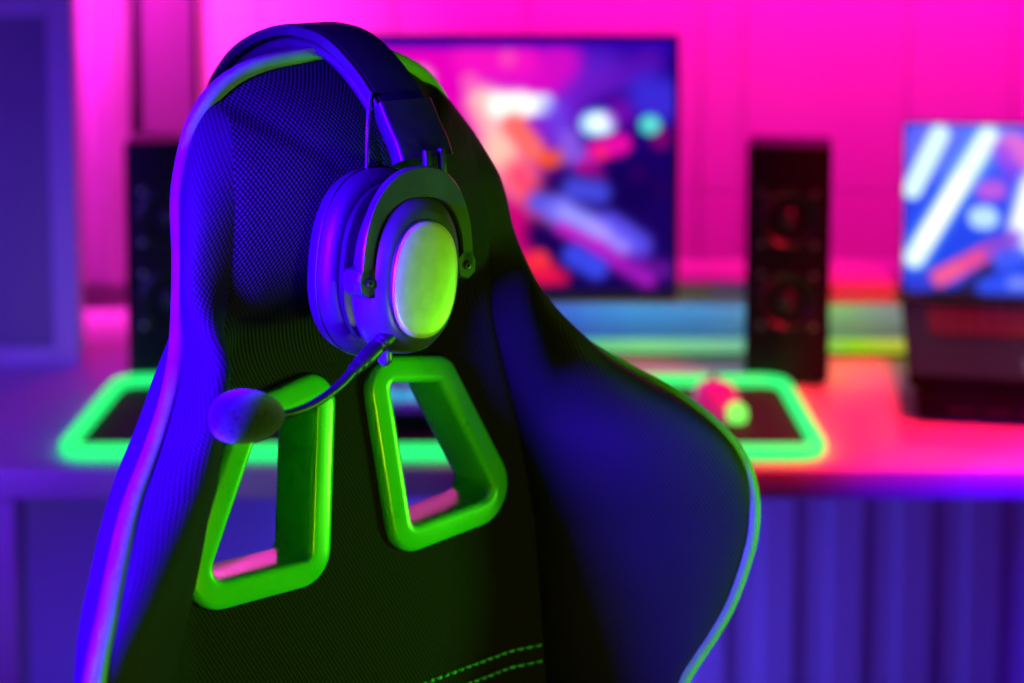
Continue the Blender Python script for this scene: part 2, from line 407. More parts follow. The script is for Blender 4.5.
# end clasps
def clasp(pts):
    P = catmull([Vector((a, b_, 0)) for a, b_ in pts], 5); return band(P, -.0018, .0105, U0-.0015, U1, .0028, 'end_clasp', M_blk, hs)
clasp([(.058,.2155),(.066,.201),(.0715,.192),(.0755,.182)])
clasp([(-.1345,.2155),(-.139,.201),(-.141,.192),(-.142,.182)])
def cup(sgn, w0, uc, vc, lean, front):
    """one ear cup; axis along w. sgn=+1 points to the front of the chair"""
    cl, sl = math.cos(lean), math.sin(lean)
    def Q(a, b_, w): return G(uc + a*cl + b_*sl, vc - a*sl + b_*cl, w0 + sgn*w)
    def ring(ra, rb, w, e=2.5, n_=48, ca=0, cb=0):
        out = []
        for k in range(n_):
            t = 2*PI*k/n_; c, s = math.cos(t), math.sin(t)
            out.append(Q(ca + ra*abs(c)**(2/e)*(1 if c > 0 else -1), cb + rb*abs(s)**(2/e)*(1 if s > 0 else -1), w))
        return out
    # ear cushion (with hole towards the other cup)
    prof = [(.62,.006),(.60,.0),(.70,-.004),(.86,-.004),(.97,.001),(1.0,.009),(.985,.017),(.93,.0225),(.84,.024)]
    cu = obj('ear_cushion', loft([ring(.0440*a, .0555*a, w, 2.4, cb=.0015) for a, w in prof]), M_leath, hs, smooth=50)
    seamr = ring(.0440*1.004, .0555*1.004, .0115, 2.4, cb=.0015)
    obj('cushion_seam', tube([Vector(p) for p in seamr], .0006, 6, closed=True), M_leath, cu)
    obj('cup_baffle', loft([ring(.0385*a, .0485*a, w, 2.4) for a, w in ((.9,.0245),(1,.026),(1,.030),(.93,.0315))]), M_blk, hs)
    prof = [(.90,.028),(.985,.030),(1.0,.035),(.995,.041),(.965,.047),(.9,.0515),(.8,.0545),(.74,.0552)]
    hz = obj('cup_housing', loft([ring(.0325*a, .0465*a, w, 2.4, ca=-.001, cb=-.003) for a, w in prof]), M_satin, hs, smooth=60)
    pl = obj('cup_plate', loft([ring(.0235*a, .0330*a, w, 2.35, ca=.000, cb=-.006) for a, w in ((1.0,.0535),(1.0,.0562),(.985,.0570),(.9,.0576),(.6,.0582),(.25,.0585))]), M_plate, hs, smooth=50)
    obj('plate_groove', tube([Vector(p) for p in ring(.0239,.0334,.0558,2.35,ca=.000,cb=-.006)], .0007, 6, closed=True), M_blk, pl)
    # yoke: flat horseshoe arch around the housing
    wy0, wy1 = .0440, .0500
    ao, bo = .0410, .0590; outer = []; inner = []
    for k in range(41):
        t = PI*k/40 ; t = -.06 + (PI+.12)*k/40
        c, s = math.cos(t), math.sin(t); thick = .0085 + .0085*max(0, s)**2.5
        po = Vector((ao*abs(c)**.86*(1 if c > 0 else -1), bo*max(s, -.2) if s < 0 else bo*s**.9)); pi_ = Vector((po.x*(1-thick/ao*.92), po.y*(1-thick/bo*1.05)))
        outer.append(po); inner.append(pi_)
    b = bmesh.new(); vs = []
    for po, pi_ in zip(outer, inner):
        e = .0009; mo = po.lerp(pi_, .06); mi = po.lerp(pi_, .94)
        U_ = lambda p, w: G(uc + p.x + p.y*sl*.45 + .0, vc + p.y - .001, w0+sgn*w)
        vs.append([b.verts.new(U_(*x)) for x in ((po, wy0+e),(po, wy1-e),(mo, wy1),(mi, wy1),(pi_, wy1-e),(pi_, wy0+e),(mi, wy0),(mo, wy0))])
    for A, B in zip(vs[:-1], vs[1:]):
        for k in range(8): b.faces.new((A[k], A[(k+1) % 8], B[(k+1) % 8], B[k]))
    b.faces.new(vs[0][::-1]); b.faces.new(vs[-1])
    yk = obj('yoke', b, M_satin, hs, smooth=30)
    for sd, end in ((1, outer[0].lerp(inner[0], .5)), (-1, outer[-1].lerp(inner[-1], .5))):
        cx_, cy_ = uc+end.x-sd*.001, vc+end.y+.000
        b = bmesh.new(); hx = [(.0075,.002),(.0055,.0075),(-.002,.009),(-.0075,.005),(-.0065,-.006),(.001,-.0085),(.0065,-.005)]
        sec = round_poly([Vector((x*sd, y)) for x, y in hx], .0012, 3)
        loft([[G(cx_+q.x*k_, cy_+q.y*k_, w0+sgn*w) for q in sec] for k_, w in ((.9,.034),(1,.0355),(1,.0485),(.88,.050))], bm=b)
        hg = obj('hinge_block', b, M_satin, hs, smooth=30)
        scw = [[G(cx_+.0026*r_*math.cos(t), cy_+.0026*r_*math.sin(t), w0+sgn*w) for t in [2*PI*j/16 for j in range(16)]] for r_, w in ((1,.0495),(1,.0508),(.8,.0512),(.45,.0512),(.4,.0502))]
        obj('hinge_screw', loft(scw), M_blk, hg)
    return Q
Q1 = cup(1, .040, -.0145, .121, math.radians(11), True)
Q2 = cup(-1, -.100, .012, .117, math.radians(-8), False)
# sliders joining clasp and yoke
for sgn, w in ((1, .0790), (-1, -.1435)):
    s_ = box((-.0055,-.002,-.010), (-.001,.002,.009), .001, 2)
    box((.006,-.002,-.010), (.0105,.002,.009), .001, 2, s_)
    for v in s_.verts: v.co = G(.008+v.co.x, .178+v.co.z, w+v.co.y)
    obj('slider_bar', s_, M_blk, hs, smooth=30)
# signal wires from band to cups
def px(pxx, pyy, w): u, v = onw(pxx, pyy, w); return G(u, v, w)
wp = catmull([px(371,92,.050), px(368.5,115,.052), px(367.5,140,.053), px(367,168,.052)], 6)
obj('signal_wire', tube(wp, .0013, 8), M_leath, hs)
wp = [G(-.008,.205,-.126), G(-.012,.19,-.128), G(-.01,.168,-.124)]
obj('signal_wire', tube(catmull(wp, 6), .0013, 8), M_leath, hs)
# microphone
mic = bpy.data.objects.new('boom_microphone', None)
bpy.data.objects.remove(mic)
w_c = .088
cpts = [px(391,333,w_c), px(381,343,w_c), px(366,358,w_c+.001), px(352,372,w_c+.002)]
con = []
P = catmull(cpts, 8); rad = []
for i in range(len(P)):
    t = i/(len(P)-1); r = .0050 if t < .72 else .0050-.0016*(t-.72)/.28
    if .30 < t < .34 or .40 < t < .44: r -= .0007
    if .74 < t < .78 or .86 < t < .9: r -= .0005
    rad.append(r)
bmic = obj('microphone_boom', tube(P, rad, 20), M_blk, hs)
goose = catmull([px(353,371,w_c+.002), px(341,384,w_c+.004), px(326,396,w_c+.006), px(308,407,w_c+.008), px(290,413,w_c+.01), px(270,415,w_c+.011), px(258,416,w_c+.011)], 8)
obj('gooseneck', tube(goose, [.0029-.0011*i/(len(goose)-1) for i in range(len(goose))], 12), M_blk, bmic)
# foam windscreen: rounded, slightly egg shaped
ca, cb = px(216,418,w_c+.014), px(279,415,w_c+.008); ax = (cb-ca); Lm = ax.length; ax.normalize()
sx = ax.cross(Vector((0,-1,0))).normalized(); sy = ax.cross(sx)
rings = []
for k in range(1, 28):
    t = PI*k/28; x = .5-.5*math.cos(t); r = .0132*math.sin(t)**.72*(1.04-.14*math.cos(t)*-1)
    dz = .0
    rings.append([ca + ax*(Lm*x) + sx*(r*math.cos(a)) + sy*(r*math.sin(a)) for a in [2*PI*j/32 for j in range(32)]])
obj('foam_windscreen', loft(rings), M_foam, bmic, smooth=80)
# volume knob and its bracket below the cup
b = bmesh.new()
loft([[px(385,y,w_c-.012)+Vector((r*math.cos(a), r*math.sin(a), 0)) for a in [2*PI*j/20 for j in range(20)]] for y, r in ((346,.0042),(358,.0045),(362,.0038),(365,.0022))], bm=b)
obj('volume_knob', b, M_satin, hs)
# ------------------------------------------------------------------ the room
ZD = .75; YW = 2.95
def wallbox(name, lo, hi, m): return struct(obj(name, box(lo, hi), m, smooth=False))
M_wall = noise_mix(mat('painted wall panels', (.7,.7,.7), .6), (.66,.66,.66), (.74,.74,.74), 1.5, stretch=(1,1,.3))
M_floor = noise_mix(mat('grey floor', (.2,.2,.2), .5), (.12,.12,.12), (.18,.18,.18), 4)
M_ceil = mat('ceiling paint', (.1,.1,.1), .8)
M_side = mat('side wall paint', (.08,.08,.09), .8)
wallbox('floor', (-2.4,-1.6,-.1), (2.4,YW+.1,0), M_floor)
wallbox('ceiling', (-2.4,-1.6,2.6), (2.4,YW+.1,2.7), M_ceil)
wb = wallbox('wall_back', (-2.4,YW,0), (2.4,YW+.1,2.6), M_wall)
wallbox('wall_left', (-2.5,-1.6,0), (-2.4,YW,2.6), M_side)
wallbox('wall_right', (2.4,-1.6,0), (2.5,YW,2.6), M_side)
wallbox('wall_front', (-2.4,-1.7,0), (2.4,-1.6,2.6), M_side)
# wall panelling with shallow seams above the desk
b = bmesh.new(); xs = [at(x, 100, YW).x for x in (196, 262, 395, 528, 700, 742, 905, 1010)]
xs = [-1.35,-1.0,-.84] + xs + [1.1,1.35,1.7,2.3]
xs = sorted(set(round(x, 3) for x in xs)); zs_ = [ZD+.02, at(500, 192, YW).z, 1.6, 2.2]
for x0, x1 in zip(xs[:-1], xs[1:]):
    if x1-x0 < .03: continue
    for z0, z1 in zip(zs_[:-1], zs_[1:]):
        box((x0+.0015, YW-.012, z0+.0015), (x1-.0015, YW, z1-.0015), .002, 1, b)
struct(obj('trim_1', b, M_wall, smooth=False))
# desk
yf = onz(500, 470, ZD).y; yb = 2.80
desk = thing('desk', 'long white computer desk lit pink and violet behind the chair', 'desk', (0, (yf+yb)/2, 0))
DL = desk.location
def dk(name, lo, hi, m, bev=.002, parent=desk, base=DL):
    return obj(name, box(Vector(lo)-base, Vector(hi)-base, bev), m, parent, smooth=30)
dt = .036
dk('desktop', (-1.35, yf, ZD-dt), (1.5, yb, ZD), M_desk, .003)
dk('leg', (at(-60,550,yf+.03).x, yf+.02, 0), (at(18,550,yf+.03).x, yf+.07, ZD-dt), M_white)
dk('leg', (1.25, yf+.02, 0), (1.31, yf+.07, ZD-dt), M_white)
dk('leg', (-.66, yb-.1, 0), (-.60, yb-.05, ZD-dt), M_white)
dk('leg', (1.25, yb-.1, 0), (1.31, yb-.05, ZD-dt), M_white)
b = bmesh.new(); yp = 2.55
box((-1.33, yp, .10), (1.30, yp+.018, ZD-dt), .001, 1, b)
x = at(690, 600, yp).x; 
while x < 1.25:
    box((x, yp-.022, .10), (x+.055, yp, ZD-dt), .004, 1, b); x += .105
for v in b.verts: v.co -= DL
obj('modesty_panel', b, M_white, desk, smooth=30)
# ---- mousepad with glowing edge
PC = [onz(60,462,ZD), onz(815,464,ZD), onz(797,388,ZD), onz(128,388,ZD)]
cx0 = PC[0].x; cx1 = PC[1].x+.012; y0 = PC[0].y+.01; y1 = PC[3].y
print('pad', cx0, cx1, y0, y1, 'desk', yf, 'z', ZD)
mp = thing('mouse_pad', 'large dark desk mat with glowing green light edge on the desk', 'mouse pad', ((cx0+cx1)/2, (y0+y1)/2, ZD))
ML = mp.location; hx, hy = (cx1-cx0)/2, (y1-y0)/2
outl = round_poly([Vector((-hx,-hy)), Vector((hx,-hy)), Vector((hx,hy)), Vector((-hx,hy))], .03, 8)
M_mat = noise_mix(mat('mat cloth', (.02,.02,.02), .8), (.016,.012,.02), (.026,.02,.03), 300)
obj('mat_surface', loft([[Vector((p.x,p.y,z)) for p in inset(outl, .004)] for z in (.0008,.0045)]), M_mat, mp, smooth=30)
M_led = emis('green light edge', (.02,1,.2), 1.2)
obj('light_edge', tube([Vector((p.x,p.y,.0102)) for p in outl], .0100, 12, closed=True, rad2=None), M_led, mp)
ctl = box((-hx*.02,hy-.002,.001), (hx*.06,hy+.022,.014), .003, 2); obj('light_controller', ctl, M_blk, mp)
# ---- monitor
YM = 2.48
mx0, mx1 = at(268,100,YM).x, at(679,100,YM).x; mz0, mz1 = at(500,300,YM).z, at(500,35,YM).z
mon = thing('monitor', 'wide desktop monitor showing blurred pink, blue and white lights behind the headset', 'monitor', ((mx0+mx1)/2, YM, ZD))
MO = mon.location
obj('screen_housing', box(Vector((mx0,YM,mz0))-MO, Vector((mx1,YM+.03,mz1))-MO, .004), M_dark, mon, smooth=30)
M_bez = mat('monitor bezel', (.03,.02,.05), .3)
b = bmesh.new()
bw = .0075
for lo, hi in (((mx0,YM-.004,mz1-bw),(mx1,YM,mz1)), ((mx0,YM-.004,mz0),(mx1,YM,mz0+.014)), ((mx0,YM-.004,mz0+.014),(mx0+bw,YM,mz1-bw)), ((mx1-bw,YM-.004,mz0+.014),(mx1,YM,mz1-bw))):
    box(Vector(lo)-MO, Vector(hi)-MO, 0, 1, b)
obj('bezel', b, M_bez, mon, smooth=False)
obj('stand_neck', box(Vector((-.03,.028,.008)), Vector((.03,.044,mz0-ZD+.12)), .004), M_dark, mon, smooth=30)
obj('stand_base', box(Vector((-.11,-.10,0)), Vector((.11,.045,.010)), .004), M_dark, mon, smooth=30)
def capsule(x, y, ax_, ay, bx, by, r, soft):
    dx, dy = bx-ax_, by-ay; L2 = dx*dx+dy*dy+1e-9; t = np.clip(((x-ax_)*dx+(y-ay)*dy)/L2, 0, 1)
    d = np.hypot(x-ax_-t*dx, y-ay-t*dy); s = np.clip((r+soft-d)/(2*soft), 0, 1); return s*s*(3-2*s)
def screen(name, parent, P00, P10, P01, base_fn, blobs, pxf, strength, nu=220, nv=130):
    """grid in the screen's plane, colour attribute computed from a list of soft shapes"""
    me = bpy.data.meshes.new(name); U_, V_ = np.meshgrid(np.linspace(0,1,nu), np.linspace(0,1,nv))
    P00, P10, P01 = map(lambda q: np.array(q), (P00, P10, P01))
    co = P00 + U_[...,None]*(P10-P00) + V_[...,None]*(P01-P00)
    X, Y = pxf(U_, V_)
    col = base_fn(X, Y)
    for (a, b_, c, d, r, soft, rgb, al) in blobs:
        m_ = (capsule(X, Y, a, b_, c, d, r, soft)*al)[...,None]; col = col*(1-m_) + np.array(rgb)*m_
    col = np.where(col/255 <= .04045, col/255/12.92, ((np.maximum(col,0)/255+.055)/1.055)**2.4)
    col = col*(1+.25*np.clip(col.min(-1, keepdims=True)*1.6, 0, 1))
    idx = np.arange(nu*nv).reshape(nv, nu)
    F = np.stack([idx[:-1,:-1], idx[:-1,1:], idx[1:,1:], idx[1:,:-1]], -1).reshape(-1, 4)
    me.from_pydata(co.reshape(-1,3).tolist(), [], F.tolist())
    at_ = me.color_attributes.new('picture', 'FLOAT_COLOR', 'POINT')
    at_.data.foreach_set('color', np.concatenate([col.reshape(-1,3), np.ones((nu*nv,1))], 1).astype(np.float32).ravel())
    m = bpy.data.materials.new(name); m.use_nodes = True; N = m.node_tree.nodes; L = m.node_tree.links; p = N['Principled BSDF']
    p.inputs['Base Color'].default_value = (.003,.003,.003,1); p.inputs['Roughness'].default_value = .3; p.inputs['Specular IOR Level'].default_value = .1
    a_ = N.new('ShaderNodeAttribute'); a_.attribute_name = 'picture'; L.new(a_.outputs['Color'], p.inputs['Emission Color']); p.inputs['Emission Strength'].default_value = strength
    o = bpy.data.objects.new(name, me); C.objects.link(o); me.materials.append(m); o.parent = parent; return o
sx0, sx1 = mx0+bw, mx1-bw; sz0, sz1 = mz0+.014, mz1-bw
pl_, pr_ = 512+(sx0/YM)*FPX/ (math.cos(PITCH)+0) , 0
def mpx(U_, V_):   # picture coordinates follow the screen: 268..679 wide, 35..300 tall
    return 272+U_*(675-272), 291-V_*(291-40)
def mbase(X, Y):
    navy = np.array((22,0,95.)); vio = np.array((52,5,190.)); mag = np.array((235,0,190.)); red = np.array((225,0,110.))
    t = np.clip((X-500)/110 + (Y-120)/260, 0, 1)[...,None]; t = t*t*(3-2*t)
    c = mag*(1-t) + (vio*np.clip(1-(Y-40)/120,0,1)[...,None] + navy*np.clip((Y-40)/120,0,1)[...,None])*t
    r = np.clip((Y-150)/60,0,1)[...,None]*(1-t); c = c*(1-r)+red*r
    return c
MB = [(300,80,360,120,24,16,(120,30,225),.8),(310,200,400,150,12,8,(255,70,150),.8),(330,250,420,215,18,12,(40,20,170),.85),(390,90,420,80,14,6,(255,190,220),.8), # x0,y0,x1,y1,radius,soft,colour,alpha
 (268,42,690,42,4,6,(50,0,190),.95),(560,60,640,80,25,20,(90,15,215),.6),(600,60,680,50,20,14,(35,0,150),.8),(540,130,600,70,22,20,(110,40,225),.7),
 (560,62,545,75,22,14,(235,10,200),.8),(500,90,530,170,26,24,(190,40,225),.5),
 (600,110,680,75,12,12,(25,0,120),.8),(590,90,650,60,14,12,(110,20,190),.6),(650,95,668,100,22,14,(65,50,235),.8),
 (482,100,503,150,15,11,(255,225,205),1),(486,110,506,170,22,16,(255,120,150),.5),(498,150,525,185,16,12,(255,190,170),.95),(520,175,545,215,16,14,(255,60,110),.9),(470,60,520,60,18,10,(255,20,200),.8),(508,58,508,58,9,3,(255,80,190),.7),(470,82,470,82,10,3,(255,110,190),.7),
 (520,104,545,104,11,4,(222,240,255),1),(500,104,520,104,14,7,(255,245,235),1),
 (515,125,535,150,12,6,(255,110,100),.95),(548,160,562,155,9,4,(255,85,45),1),(555,110,575,160,12,12,(110,70,240),.75),(570,140,590,170,11,8,(150,100,240),.7),
 (592,123,606,122,12,4,(190,238,255),1),(598,122,598,122,15,7,(90,160,250),.5),(598,122,602,122,10,3,(225,248,255),1),
 (598,150,622,143,11,5,(240,10,170),1),(602,152,602,152,7,4,(255,40,110),.9),(585,168,598,175,9,6,(235,0,150),.9),(620,110,622,115,12,10,(150,10,190),.7),
 (662,135,662,138,11,4,(130,0,110),.9),(650,124,652,124,10,3,(75,215,205),1),(653,123,653,123,5,4,(120,235,225),.8),
 (639,176,639,176,10,3,(70,0,105),.9),(659,188,659,188,11,3,(40,0,90),.8),
 (560,190,640,190,20,14,(16,0,80),.75),(540,235,570,250,16,12,(24,0,85),.95),(560,290,680,290,16,8,(20,0,80),.95),
 (575,188,600,192,12,9,(75,80,240),.9),(538,202,560,208,11,8,(80,90,245),.9),(560,210,620,240,15,9,(120,110,250),.95),(610,225,640,245,14,9,(95,80,245),.95),
 (565,212,605,232,6,8,(170,170,255),.8),(595,228,625,248,7,8,(175,150,255),.8),
 (562,228,600,248,6,7,(220,30,210),.95),(600,250,650,280,8,8,(195,25,205),.95),(635,265,668,270,9,10,(140,20,180),.7),
 (575,255,598,268,12,7,(60,75,245),.95),(530,262,545,272,13,7,(255,45,60),1),(540,275,562,278,8,7,(235,10,80),.95),(541,258,541,258,9,3,(255,50,70),.9),(515,220,520,250,10,10,(225,0,120),.8),
 (440,290,560,291,4,3,(20,0,80),.95),(268,41,690,41,5,5,(55,0,190),.95)]
screen('display', mon, Vector((sx0,YM-.001,sz0))-MO, Vector((sx1,YM-.001,sz0))-MO, Vector((sx0,YM-.001,sz1))-MO, mbase, MB, mpx, 1.0)
# ---- laptop on a cooling stand
YL = 2.50
lx0 = at(903,200,YL).x; lw = .41
lt_z = at(903,300,YL).z
stand = thing('laptop_stand', 'low dark cooling stand under the open laptop on the right', 'laptop stand', (lx0+lw/2, YL-.12, ZD))
SL = stand.location
yfront = onz(950,424,ZD).y
def wedge(x0, x1, ya, za, yb_, zb, zl, base, th=None):
    """prism: front edge (ya) height za, rear edge (yb_) height zb, lower face zl or parallel"""
    b = bmesh.new(); pts = []
    lo = (za-th, zb-th) if th else (zl, zl)
    for x in (x0, x1): pts.append([b.verts.new(Vector(q)-base) for q in ((x,ya,lo[0]),(x,ya,za),(x,yb_,zb),(x,yb_,lo[1]))])
    for k in range(4): b.faces.new((pts[0][k], pts[0][(k+1) % 4], pts[1][(k+1) % 4], pts[1][k]))
    b.faces.new(pts[0][::-1]); b.faces.new(pts[1]); bmesh.ops.bevel(b, geom=b.edges[:], offset=.0025, segments=2, affect='EDGES'); return b
zf = ZD+.045; zr = lt_z-.014
obj('stand_body', wedge(lx0+.012, lx0+lw-.012, yfront, zf, YL-.01, zr, ZD+.006, SL), M_dark, stand, smooth=30)
for sx_ in (.03, lw-.05):
    for yy in (yfront+.02, YL-.05): obj('foot', box(Vector((lx0+sx_,yy,ZD))-SL, Vector((lx0+sx_+.025,yy+.02,ZD+.008))-SL, .002), M_blk, stand)
M_redglow = emis('red fan glow', (1,.01,.01), .22)
b = bmesh.new()
for k in range(7): box(Vector((lx0+.05+k*.045, yfront-.0012, ZD+.016))-SL, Vector((lx0+.085+k*.045, yfront+.002, ZD+.022))-SL, 0, 1, b)
obj('vent_slot', b, M_blk, stand)
lap = thing('laptop', 'open gaming laptop with blue and white streaks on its screen, right side of the desk', 'laptop', (lx0+lw/2, YL-.12, ZD))
LL = lap.location; th_ = .016
obj('keyboard_deck', wedge(lx0, lx0+lw, yfront+.004, zf+.018, YL, zr+.018, 0, LL, th=th_), M_dark, lap, smooth=30)
# keys
sl_ = (zr-zf)/(YL-yfront-.004); M_key = mat('keycap', (.015,.005,.006), .6, emit=(1,.0,.005), es=.10, spec=.1)
b = bmesh.new()
for r_ in range(5):
    for c_ in range(15):
        x = lx0+.035+c_*.0225; y = YL-.055-r_*.0225; z = zf+.018+(y-yfront-.004)*sl_
        if r_ == 4 and 4 <= c_ <= 8:
            if c_ > 4: continue
            wk = .0225*5-.003
        else: wk = .0195
        q = box((x,y-.0195,z), (x+wk,y,z+.003), .0008, 1)
        for v in q.verts: v.co.z += (v.co.y-y)*sl_; v.co -= LL
        bm_merge(b, q)
obj('keys', b, M_key, lap, smooth=False)
zpad = zf+.018+.05*sl_
tp_ = box((lx0+.15, yfront+.02, zf+.018+.016*sl_), (lx0+.26, yfront+.085, zf+.0188+.016*sl_), 0)
for v in tp_.verts: v.co.z += (v.co.y-yfront-.02)*sl_; v.co -= LL
obj('touchpad', tp_, M_blk, lap, smooth=False)
# lid, tilted back
lh = .262; tilt = math.radians(14); hz0 = zr+.02
def LP(x, h, d): return Vector((x, YL+.004+h*math.sin(tilt)+d*math.cos(tilt), hz0+h*math.cos(tilt)-d*math.sin(tilt)))-LL
lh = (at(903,121,YL+.06).z-hz0)/math.cos(tilt)
b = bmesh.new(); R = [[b.verts.new(LP(x,h,d)) for x, h in ((lx0,0),(lx0+lw,0),(lx0+lw,lh),(lx0,lh))] for d in (0,.009)]
b.faces.new(R[0]); b.faces.new(R[1][::-1])
for k in range(4): b.faces.new((R[0][k], R[1][k], R[1][(k+1) % 4], R[0][(k+1) % 4]))
bmesh.ops.bevel(b, geom=b.edges[:], offset=.002, segments=2, affect='EDGES'); lid = obj('lid', b, M_dark, lap, smooth=30)
def lpx(U_, V_): return 903+U_*275, 300-V_*178
def lbase(X, Y):
    a = np.array((55,75,245.)); b_ = np.array((25,70,235.)); d = np.array((30,20,60.))
    t = np.clip((Y-120)/150,0,1)[...,None]; c = a*(1-t)+b_*t
    k = np.clip((Y-290)/8,0,1)[...,None]; return c*(1-k)+d*k
LB = [(925,150,945,120,26,16,(120,120,250),.7),(960,170,1000,120,24,18,(90,130,255),.7),
 (911,192,938,133,10,3.5,(205,238,255),1),(914,262,986,134,14,7,(120,190,255),.8),(914,263,986,134,9.5,3.5,(225,246,255),1),(925,243,960,180,6,5,(250,252,255),1),
 (1010,145,1040,160,16,7,(240,110,210),.9),(985,191,995,190,10,5,(195,90,225),.95),(1000,150,1010,170,9,8,(150,70,240),.8),
 (979,219,985,219,12,3,(175,215,255),1),(1040,190,1030,230,24,8,(240,245,255),1),(1020,240,1050,250,12,8,(200,215,255),.9),
 (938,283,990,252,9,4,(235,75,150),1),(936,284,955,274,8,5,(245,95,150),.8),(990,252,1010,240,9,6,(140,70,215),.9),
 (955,300,990,270,5,4,(40,25,60),.9),(1000,262,1015,258,10,5,(70,95,250),.8),(985,290,1060,288,9,6,(45,80,245),.95),(1012,285,1040,285,7,5,(120,140,255),.9),(915,292,925,290,9,5,(50,60,215),.8),
 (1070,130,1160,200,30,20,(200,90,240),.8),(1060,280,1150,150,12,5,(220,240,255),1),(1100,290,1170,230,12,6,(90,90,250),.9)]
screen('display', lap, LP(lx0+.003,.004,-.0006), LP(lx0+lw-.003,.004,-.0006), LP(lx0+.003,lh-.004,-.0006), lbase, LB, lpx, 1.05, 180, 120)
piv = Vector((lx0, YL, ZD)); rzl = math.radians(-11)
for o_ in (stand, lap):
    o_.location = piv + Matrix.Rotation(rzl, 3, 'Z') @ (o_.location-piv); o_.rotation_euler.z = rzl
# ---- speakers
def speaker(xa, xb, Y, ztop, label, rz=0):
    w_ = xb-xa; h_ = ztop-ZD; t = thing('speaker', label, 'speaker', ((xa+xb)/2, Y, ZD), rz, 'tower speakers on the desk')
    dp = .11
    obj('cabinet', box((-w_/2,0,.008), (w_/2,dp,h_), .004, 3), M_spk, t, smooth=30)
    for sx_ in (-1, 1):
        for yy in (.02, dp-.04): obj('foot', box((sx_*w_*.36-.01,yy,0), (sx_*w_*.36+.01,yy+.02,.009), .001), M_blk, t)
    for zc, r in ((h_*.70, w_*.36), (h_*.36, w_*.36)):
        def rg(rr, y): return [Vector((rr*math.cos(a), y, zc+rr*math.sin(a))) for a in [2*PI*j/32 for j in range(32)]]
        sr = obj('driver', loft([rg(r,.001), rg(r,-.004), rg(r*.92,-.005), rg(r*.84,-.001), rg(r*.3,.004)], cap=True), M_cone, t, smooth=40)
        obj('dust_cap', loft([rg(r*.32,.006), rg(r*.30,-.001), rg(r*.18,-.005), rg(r*.05,-.0065)]), M_cap, sr)
        for a in (PI/4, 3*PI/4, 5*PI/4, 7*PI/4):
            c = Vector((r*1.22*math.cos(a), 0, zc+r*1.22*math.sin(a)))
            obj('screw', loft([[c+Vector((.0045*math.cos(q)*k, y, .0045*math.sin(q)*k)) for q in [2*PI*j/12 for j in range(12)]] for y, k in ((.001,1),(-.0015,1),(-.002,.8))]), M_screw, t)
    return t
M_spk = mat('speaker cabinet', (.008,.004,.010), .5, spec=.2)
M_cone = mat('driver cone', (.012,.012,.014), .35); M_cap = mat('dust cap', (.03,.03,.03), .2); M_screw = mat('screw steel', (.25,.25,.25), .3, metal=.8)
Ys = onz(790,386,ZD).y
speaker(at(746,250,Ys).x, at(830,250,Ys).x, Ys, at(790,146,Ys).z, 'tall black speaker between the monitor and the laptop', math.radians(-10))
speaker(at(127,250,Ys).x, at(211,250,Ys).x, Ys, at(160,142,Ys).z, 'tall black speaker left of the chair, half hidden behind it', math.radians(8))
# ---- raised shelf at the rear of the desk with light bar
ysh = 2.53
rs = thing('monitor_shelf', 'low white shelf along the rear of the desk behind monitor and speakers', 'shelf', (.15, ysh+.06, ZD))
RL = rs.location
zt = at(860,283,ysh).z; zb_ = at(860,305,ysh).z
xs0, xs1 = -.45, at(1150,300,ysh).x
obj('shelf_board', box(Vector((xs0,ysh,zb_))-RL, Vector((xs1,2.70,zt))-RL, .002), M_white, rs, smooth=30)
for x in (xs0+.01, .36*0+at(700,300,ysh).x*0+.66, xs1-.03):
    obj('shelf_leg', box(Vector((x,ysh+.02,ZD))-RL, Vector((x+.02,2.609,zb_))-RL, .001), M_white, rs, smooth=30)
obj('rear_panel', box(Vector((xs0,2.61,ZD))-RL, Vector((xs1,2.62,zb_))-RL, .001), M_white, rs, smooth=30)
# light bar lying below the shelf: an rgb strip whose colour changes along its length
lb = thing('light_bar', 'slim light bar on the desk under the rear shelf, green to yellow glow', 'light bar', (.15, 2.505, ZD))
def grad_emis(name, stops, x0, x1, s):
    m = bpy.data.materials.new(name); m.use_nodes = True; N = m.node_tree.nodes; L = m.node_tree.links; p = N['Principled BSDF']
    p.inputs['Base Color'].default_value = (.05,.05,.05,1)
    tc = N.new('ShaderNodeTexCoord'); sp = N.new('ShaderNodeSeparateXYZ'); mr = N.new('ShaderNodeMapRange'); r = N.new('ShaderNodeValToRGB')
    L.new(tc.outputs['Object'], sp.inputs[0]); L.new(sp.outputs[0], mr.inputs[0]); mr.inputs[1].default_value = x0; mr.inputs[2].default_value = x1
    L.new(mr.outputs[0], r.inputs[0]); e = r.color_ramp.elements
    e[0].position, e[0].color = stops[0][0], (*lin(stops[0][1]), 1); e[1].position, e[1].color = stops[-1][0], (*lin(stops[-1][1]), 1)
    for q, c in stops[1:-1]: k = e.new(q); k.color = (*lin(c), 1)
    L.new(r.outputs[0], p.inputs['Emission Color']); p.inputs['Emission Strength'].default_value = s; return m
bx0, bx1 = xs0+.03-.15, xs1-.05-.15
def fx(p): return ((at(p,360,ysh).x-.15)-bx0)/(bx1-bx0)
M_bar = grad_emis('rgb light bar', [(0,(90,40,230)), (fx(420),(60,60,220)), (fx(560),(60,190,120)), (fx(640),(120,215,130)), (fx(740),(120,190,150)), (fx(850),(120,210,0)), (fx(900),(190,190,60)), (1,(255,80,60))], bx0, bx1, 1)
lbx0 = at(565,360,2.5).x-.15
obj('diffuser', box((lbx0,-.008,.004), (bx1,.008,.024), .005, 3), M_bar, lb, smooth=40)
obj('base', box((lbx0-.01,-.010,0), (bx1+.01,.010,.004), .001), M_blk, lb)
